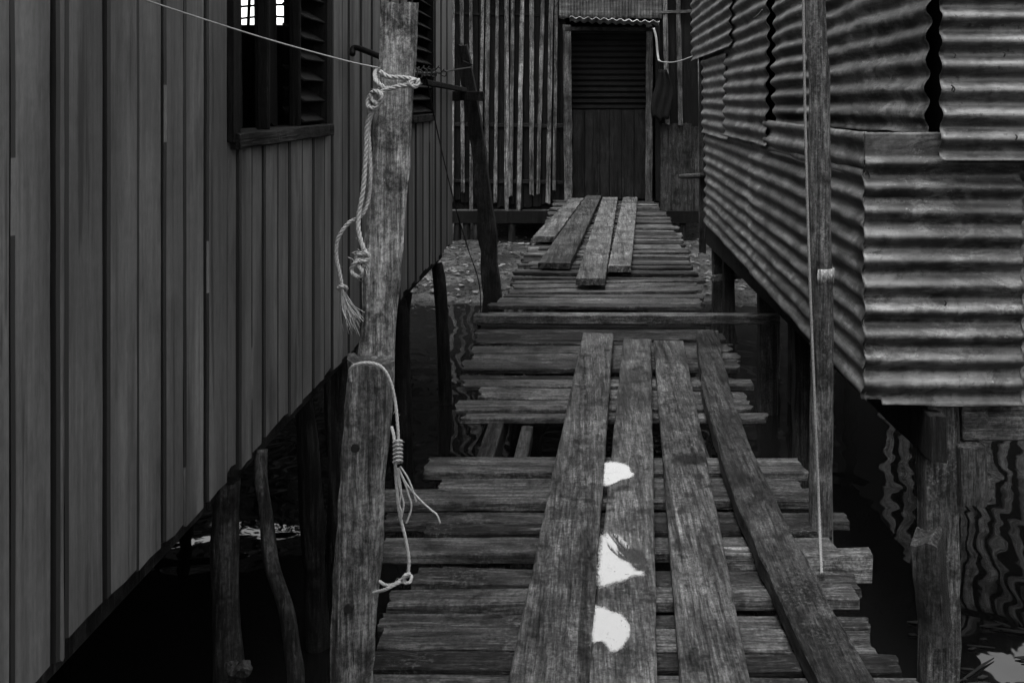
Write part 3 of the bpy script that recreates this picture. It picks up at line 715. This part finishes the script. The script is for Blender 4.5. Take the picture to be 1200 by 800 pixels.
# ------------------------------------------------------------------ loose long planks
def loose(fl, fr, nl, nr, top, th, mat, label, bend=None, **k):
    """far-left/far-right and near-left/near-right corners of the top face, given where they lie on the plane z=top"""
    a0, a1, b0, b1 = G(*fl, top), G(*fr, top), G(*nl, top), G(*nr, top)
    a = (a0 + a1) / 2; b = (b0 + b1) / 2
    bm = NB(); board(bm, a, b, (a1 - a0).length, th, n=40, nw=8, w2=(b1 - b0).length, bend=bend, **k)
    return tag(mk('loose_plank', bm, mat), label, 'plank')
Gp = 'long planks laid along the near boardwalk'
pa = loose((683, 390), (719, 390), (560, 960), (679, 960), .05, .042, plankW, 'leftmost of the long near planks, pale with rough splintered grain', jit=.002, edge=.0015)
pb = loose((730, 397), (763, 397), (673, 960), (773, 960), .045, .038, wood('smooth_wet_plank', .062, 1, .05, .1, .5, .6, crack=.2, bump=.4), 'smooth long near plank that carries the bright puddles', jit=.001, edge=.0015)
pc = loose((766, 399), (801, 399), (810, 960), (911, 960), .047, .04, plankW, 'long near plank with a dark round stain beside the puddled plank', jit=.0015, edge=.0012)
pd = loose((816, 387), (842, 387), (1040, 960), (1122, 960), .062, .055, plankD, 'dark thick near plank on the far right with a crumbled mossy end', jit=.003, edge=.0035, rag=.03, bend=lambda s: V(-.085 * math.sin(math.pi * s) * (1 if s < .999 else 1), 0, 0))
loose((668, 232), (684, 232), (624, 277), (650, 277), .06, .05, plankF, 'leftmost far plank near the doorway, ending skewed to the left', jit=.004, edge=.004)
loose((692, 222), (708, 222), (632, 307), (667, 309), .055, .045, plankD, 'dark far plank running right up to the doorway', jit=.003, edge=.003)
loose((706, 231), (724, 231), (675, 326), (709, 327), .055, .045, plankF, 'far plank that reaches nearest the cross timber', jit=.003, edge=.003)
loose((730, 231), (747, 231), (713, 312), (739, 311), .064, .045, plankF, 'rightmost far plank near the doorway', jit=.003, edge=.003)
stn = plankW.copy(); stn.name = 'stained_plank_wood'; tn = stn.node_tree; pb_ = tn.nodes['Principled BSDF']
tc = [n for n in tn.nodes if n.type == 'TEX_COORD'][0]; dn = tn.nodes.new('ShaderNodeVectorMath'); dn.operation = 'DISTANCE'
nn = tn.nodes.new('ShaderNodeTexNoise'); nn.inputs['Scale'].default_value = 14; tn.links.new(tc.outputs['Object'], nn.inputs['Vector'])
tn.links.new(tc.outputs['Object'], dn.inputs[0]); dn.inputs[1].default_value = G(810, 538, .047) - Vector(pc.location)
ad = tn.nodes.new('ShaderNodeMath'); ad.operation = 'MULTIPLY_ADD'; tn.links.new(nn.outputs[0], ad.inputs[0]); ad.inputs[1].default_value = .08; tn.links.new(dn.outputs['Value'], ad.inputs[2])
mp = tn.nodes.new('ShaderNodeMapRange'); tn.links.new(ad.outputs[0], mp.inputs[0]); mp.inputs[1].default_value = .08; mp.inputs[2].default_value = .125; mp.inputs[3].default_value = .25; mp.inputs[4].default_value = 1
src = pb_.inputs['Base Color'].links[0].from_socket; vm = tn.nodes.new('ShaderNodeVectorMath'); vm.operation = 'SCALE'; tn.links.new(src, vm.inputs[0]); tn.links.new(mp.outputs[0], vm.inputs['Scale']); tn.links.new(vm.outputs[0], pb_.inputs['Base Color'])
pc.data.materials[0] = stn
# puddles
def pudmat():
    s = N('puddle_water'); s.b.inputs['Base Color'].default_value = (.02, .02, .02, 1); s.b.inputs['Roughness'].default_value = .015; s.b.inputs['IOR'].default_value = 3.1
    vc = s.n.new('ShaderNodeVertexColor'); vc.layer_name = 'depth'; sp = s.n.new('ShaderNodeSeparateColor'); s.l.new(vc.outputs[0], sp.inputs[0])
    n1 = s.noise(120, 5, .75, (1, .5, 1)); n2 = s.noise(260, 3, .7, (1, .5, 1), 7); n3 = s.noise(30, 3, .6, (1, 1, 1), 17)
    dd = s.op('ADD', sp.outputs[0], s.op('MULTIPLY', s.op('SUBTRACT', n1, .5), 1.1))
    f = s.mr(dd, .12, .62, 0, 1, True)
    pits = s.op('MULTIPLY', s.mr(n2, .60, .64, 0, 1), s.mr(n3, .52, .60, 0, 1)); f = s.op('MULTIPLY', f, s.op('SUBTRACT', 1, pits))
    tr = s.n.new('ShaderNodeBsdfTransparent'); mx = s.n.new('ShaderNodeMixShader'); s.l.new(f, mx.inputs[0]); s.l.new(tr.outputs[0], mx.inputs[1]); s.l.new(s.b.outputs[0], mx.inputs[2])
    s.l.new(mx.outputs[0], s.n['Material Output'].inputs[0])
    return s.m
pudM = pudmat()
pud = [([(706, 541), (716, 539), (728, 541), (738, 545), (741, 552), (745, 556), (738, 561), (728, 563), (718, 568), (705, 569)], 'farthest small bright puddle on the smooth plank'),
       ([(701, 624), (712, 621), (724, 624), (733, 632), (744, 640), (755, 647), (762, 657), (764, 668), (757, 676), (743, 677), (733, 682), (718, 686), (697, 686)], 'largest puddle on the smooth plank, mirroring the dark palm'),
       ([(695, 706), (707, 708), (718, 714), (726, 715), (734, 722), (741, 733), (740, 745), (734, 756), (725, 765), (716, 766), (710, 758), (703, 753), (690, 750)], 'nearest bright puddle on the smooth plank')]
for pts, lb in pud:
    z = .0455 + .0012; q = [G(x, y, z) for x, y in pts]; q.append(q[0]); q = smooth_path(q, 14)[:-1]
    c = sum(q, V(0, 0, 0)) / len(q)
    bm = NB(); cl = bm.loops.layers.color.new('depth'); rgs = []; lv_ = [(1.14, 0), (.95, .42), (.62, 1), (.3, 1)]; xe = min(p.x for p in q)
    for sc_, al in lv_:
        rgs.append([bm.verts.new(V(max(c.x + (p.x - c.x) * sc_, xe + .0), c.y + (p.y - c.y) * sc_, z)) for p in q])
    n = len(q)
    def al_(v, al): return al if v.co.x > xe + .004 else max(al, .9 if False else al)
    for a_, b_, la, lb_ in ((rgs[0], rgs[1], 0, .45), (rgs[1], rgs[2], .45, 1), (rgs[2], rgs[3], 1, 1)):
        for i in range(n):
            vs = (a_[i], a_[(i + 1) % n], b_[(i + 1) % n], b_[i])
            if len({tuple(round(t, 6) for t in v.co) for v in vs}) < 4: continue
            f = bm.faces.new(vs)
            for l, al in zip(f.loops, (la, la, lb_, lb_)): l[cl] = (al, al, al, 1)
    f = bm.faces.new(rgs[3])
    for l in f.loops: l[cl] = (1, 1, 1, 1)
    tag(mk('puddle', bm, pudM), lb, 'puddle', 'puddles on the smooth plank')

# ------------------------------------------------------------------ foreground post with ropes
PY = 2.15
PO = thing('wooden_post', 'tall bleached leaning post in the left foreground with rope tied round it', 'post', P(425, 900, PY))
def lean(pL, pR, top, bot, Yc, th, mat, name, **k):
    a = (P(bot[0], bot[2], Yc) + P(bot[1], bot[2], Yc)) / 2; b = (P(top[0], top[1], Yc) + P(top[2], top[1], Yc)) / 2
    bm = NB(); board(bm, a, b, (bot[1] - bot[0]) / FPX * Yc, th, up=(.2, -1, 0), n=60, nw=8, w2=(top[2] - top[0]) / FPX * Yc, **k)
    return mk(name, bm, mat, PO)
lean(0, 0, (449, 3, 492), (364, 411, 1160), PY + .02, .075, postW, 'upper_post', jit=.006, edge=.004, ch=.010, rag=.01)
lean(0, 0, (406, 427, 460), (367, 405, 1180), PY - .06, .075, wood('lower_post_wood', .19, 2, .25, .2, .8), 'lower_post', jit=.006, edge=.004, ch=.012, rag=.008)
for (px, py) in ((417, 524), (409, 712)):
    bm = NB(); p = P(px, py, PY - .062); tube(bm, [p + V(0, .01, 0), p - V(0, .006, 0)], [.010, .009], 12, rough=.2); mk('bolt', bm, nailM, PO)
RY = PY - .05
bm = NB()
r_ = .0052
def pp_(l, dy=0): return [P(x, y, RY + (q[0] if q else 0) + dy) for (x, y, *q) in l]
rope(bm, pp_([(445, 84, 0), (455, 90, -.005), (470, 91, -.008), (483, 93, -.004), (490, 97, .03), (487, 98, .09), (462, 86, .12), (442, 83, .10), (440, 92, .04), (443, 97, 0), (453, 104, -.008), (468, 101, -.01), (482, 99, -.006), (489, 93, 0)]), r_)
rope(bm, pp_([(486, 92, -.012), (480, 99, -.02), (488, 101, -.014), (490, 93, -.01)]), r_)
rope(bm, pp_([(455, 103, -.012), (447, 108, -.012), (437, 108, -.01), (436, 117, -.012), (444, 121, -.02), (447, 112, -.025), (440, 107, -.02), (434, 112, -.005), (431, 124, -.008), (440, 127, -.018), (443, 121, -.02)]), r_)
rope(bm, pp_([(436, 124, -.008), (430, 150, 0), (428, 190, .0), (425, 225, -.005), (420, 255, -.008), (421, 275, -.015), (426, 291, -.02), (431, 300, -.022)]), r_)
rope(bm, pp_([(438, 124, -.004), (432, 148, .006), (433, 175, .004), (434, 205, .005), (432, 232, .01), (424, 252, .004), (408, 262, .0), (396, 280, -.002), (394, 300, 0), (398, 320, 0), (401, 336, 0)]), r_ * .85)
for q in ([(420, 300), (428, 296), (433, 302), (424, 306), (417, 302), (423, 297), (431, 299)], [(424, 302), (416, 308), (412, 316), (415, 322), (422, 324), (424, 317), (420, 311)]): rope(bm, pp_([(x, y, -.02 - .006 * (i % 2)) for i, (x, y) in enumerate(q)]), r_ * .9)
rope(bm, pp_([(396, 337, -.006), (402, 335, -.012), (406, 338, -.004), (401, 340, .006), (396, 338, -.004)]), r_ * .8)
for i in range(46):
    e = P(R.uniform(401, 428), R.uniform(366, 394), RY + R.uniform(-.02, .02)); s0 = P(401 + R.uniform(-2, 3), 339, RY); mid = (s0 + e) / 2 + V(R.uniform(-.008, .003), 0, -.004)
    tube(bm, smooth_path([s0, mid, e], 5), .0009, 4)
for i in range(26):
    s0 = P(R.uniform(418, 430), R.uniform(296, 318), RY - .022); e = s0 + V(R.uniform(-.02, .022), R.uniform(-.01, .01), R.uniform(-.015, .02)); tube(bm, smooth_path([s0, (s0 + e) / 2 + V(0, 0, .004), e], 3), .0009, 4)
tag(mk('rope', bm, ropeM, smooth=True), 'pale rope knotted round the tall post top with two frayed hanging ends', 'rope')
bm = NB(); RY = PY - .135; r_ = .0034
rope(bm, pp_([(411, 447, .02), (410, 434, .01), (417, 427, 0), (432, 425, -.003), (447, 430, -.003), (457, 446, 0), (463, 470, .005), (466, 500, 0), (467, 520, 0)]), r_)
rope(bm, pp_([(459, 500, .02), (462, 515, .0), (464, 560, 0), (468, 600, 0), (475, 630, 0), (479, 655, 0), (478, 676, 0)]), r_)
for k in range(6):
    y = 516 + k * 4.6; rope(bm, pp_([(461, y + 2, -.004), (466, y, -.012), (471, y + 1, -.004), (467, y + 3, .008), (461, y + 4, .003)]), r_ * .8)
for e in ([(467, 548), (476, 566), (492, 585), (505, 597), (512, 603), (516, 613)], [(466, 548), (474, 565), (479, 580), (482, 590), (481, 600), (476, 613)], [(465, 548), (468, 570), (473, 590), (470, 608)], [(469, 546), (478, 560), (484, 575), (488, 588)], [(466, 548), (470, 575), (468, 590), (471, 600)]):
    rope(bm, pp_([(x, y, -.004) for x, y in e]), .0019)
rope(bm, pp_([(481, 672, 0), (474, 674, -.008), (472, 681, -.004), (480, 682, -.008), (482, 674, 0), (474, 676, .0), (462, 684, .0), (452, 685, .01), (445, 681, .04)]), r_)
rope(bm, pp_([(476, 680, 0), (466, 683, -.004), (452, 690, -.002), (438, 694, .03)]), r_)
tag(mk('rope', bm, ropeM, smooth=True), 'thin rope looped over the shorter post with splayed strands and a lower knot', 'rope')

# wire to the post and on to the leaning dark post
bm = NB(); tube(bm, smooth_path([V(-.885, 1.80, 1.51), P(170, 0, 1.84), P(300, 42, 1.99), P(400, 70, 2.1), P(445, 80, PY - .03)], 8), .0016, 6)
tag(mk('wire', bm, wireM, smooth=True), 'thin pale wire stretched from the left wall to the tall post', 'wire')
bm = NB(); tube(bm, smooth_path([P(478, 84, PY + .1), P(500, 86, 3.5), P(520, 84, 5), P(552, 79, 6.9)], 6), .004, 6)
for k in range(7):
    a = P(483 + k * 6, 84 + R.uniform(-2, 2), 2.6 + k * .3); tube(bm, smooth_path([a + V(0, 0, .012), a + V(.014, 0, .004), a + V(.01, 0, -.014), a + V(-.01, 0, -.004), a + V(.006, 0, .018)], 4), .0022, 5)
tag(mk('wire', bm, darkWire, smooth=True), 'tangled dark wire running from the tall post to the leaning dark post', 'wire')
LP = thing('leaning_post', 'dark leaning post with a short crosspiece beside the far boardwalk', 'post', (-.66, 6.9, -.9))
bm = NB(); board(bm, P(580, 470, 6.9), P(541, 52, 7.0), .145, .10, up=(0, -1, 0), n=24, jit=.006, w2=.082, edge=.008, rag=.02, bend=lambda s: V(.05 * math.sin(math.pi * s), 0, 0)); mk('shaft', bm, darkV, LP)
bm = NB(); board(bm, P(517, 112, 6.85), P(565, 113, 6.85), .06, .05, up=(0, -1, 0), n=6, jit=.004); mk('crosspiece', bm, darkV, LP)
bm = NB(); tube(bm, [P(543, 72, 6.84), P(553, 76, 6.84), P(552, 70, 6.9)], .006, 6); mk('wire_tie', bm, darkWire, LP)
bm = NB(); board(bm, P(497, 93, 5.2), P(545, 103, 6.84), .03, .03, n=8, jit=.003); tag(mk('wooden_rod', bm, darkV), 'short dark rod slanting up to the crosspiece of the leaning post', 'rod')
bm = NB(); tube(bm, smooth_path([P(500, 92, 5.0), P(515, 165, 5.6), P(533, 240, 6.2), P(548, 290, 6.6), P(563, 345, 6.9), (-.78, 7.0, -.6)], 6), .0035, 5)
tag(mk('wire', bm, darkWire, smooth=True), 'dark wire drooping from the rod down towards the foot of the leaning post', 'wire')

# right pole and its rope
bm = NB(); pts = [P(964, 800, 3.12), P(962, 600, 3.12), P(963, 400, 3.1), P(960, 200, 3.1), P(961, 100, 3.1), P(956, 40, 3.1), P(955, -80, 3.1)]
pp = smooth_path(pts, 8); tube(bm, pp, [.036 - .006 * i / len(pp) for i in range(len(pp))], 16, rough=.16, sd=3, rs=5)
po = thing('round_pole', 'round worn wooden pole standing at the right edge of the near boardwalk', 'pole', P(964, 860, 3.12))
mk('shaft', bm, poleW, po, smooth=True)
bm = NB(); c = P(963, 322, 3.1)
pts = [c + V(0, 0, -.022), c + V(0, 0, .0), c + V(0, 0, .022)]; tube(bm, pts, [.0355, .036, .0355], 16, cap=False, rough=.08); mk('band', bm, postW, po, smooth=True, solid=.002)
bm = NB(); rope(bm, [P(941, -40, 3.02), P(942, 60, 3.02), P(945, 200, 3.01), P(949, 330, 3.0), P(955, 480, 2.98), P(960, 600, 2.95), G(963, 672, .01)], .0042)
tag(mk('rope', bm, plain('grey_rope', .22, .9, .4, 200), smooth=True), 'taut grey rope running down beside the round pole to the walkway', 'rope')
# pale cable right of the doorway
bm = NB(); tube(bm, smooth_path([P(766, 33, 12.6), P(769, 45, 12.6), P(771, 66, 12.6), P(774, 72, 12.4), P(790, 73, 11), P(812, 66, 9.5), P(835, 52, 8.2), P(860, 36, 7), P(885, 20, 5.2), P(893, 12, 4.9)], 6), [.014] * 18 + [.006] * 22 + [.003] * 15, 6)
tag(mk('cable', bm, wireM, smooth=True), 'pale cable sagging from the doorway awning to the iron wall', 'cable')
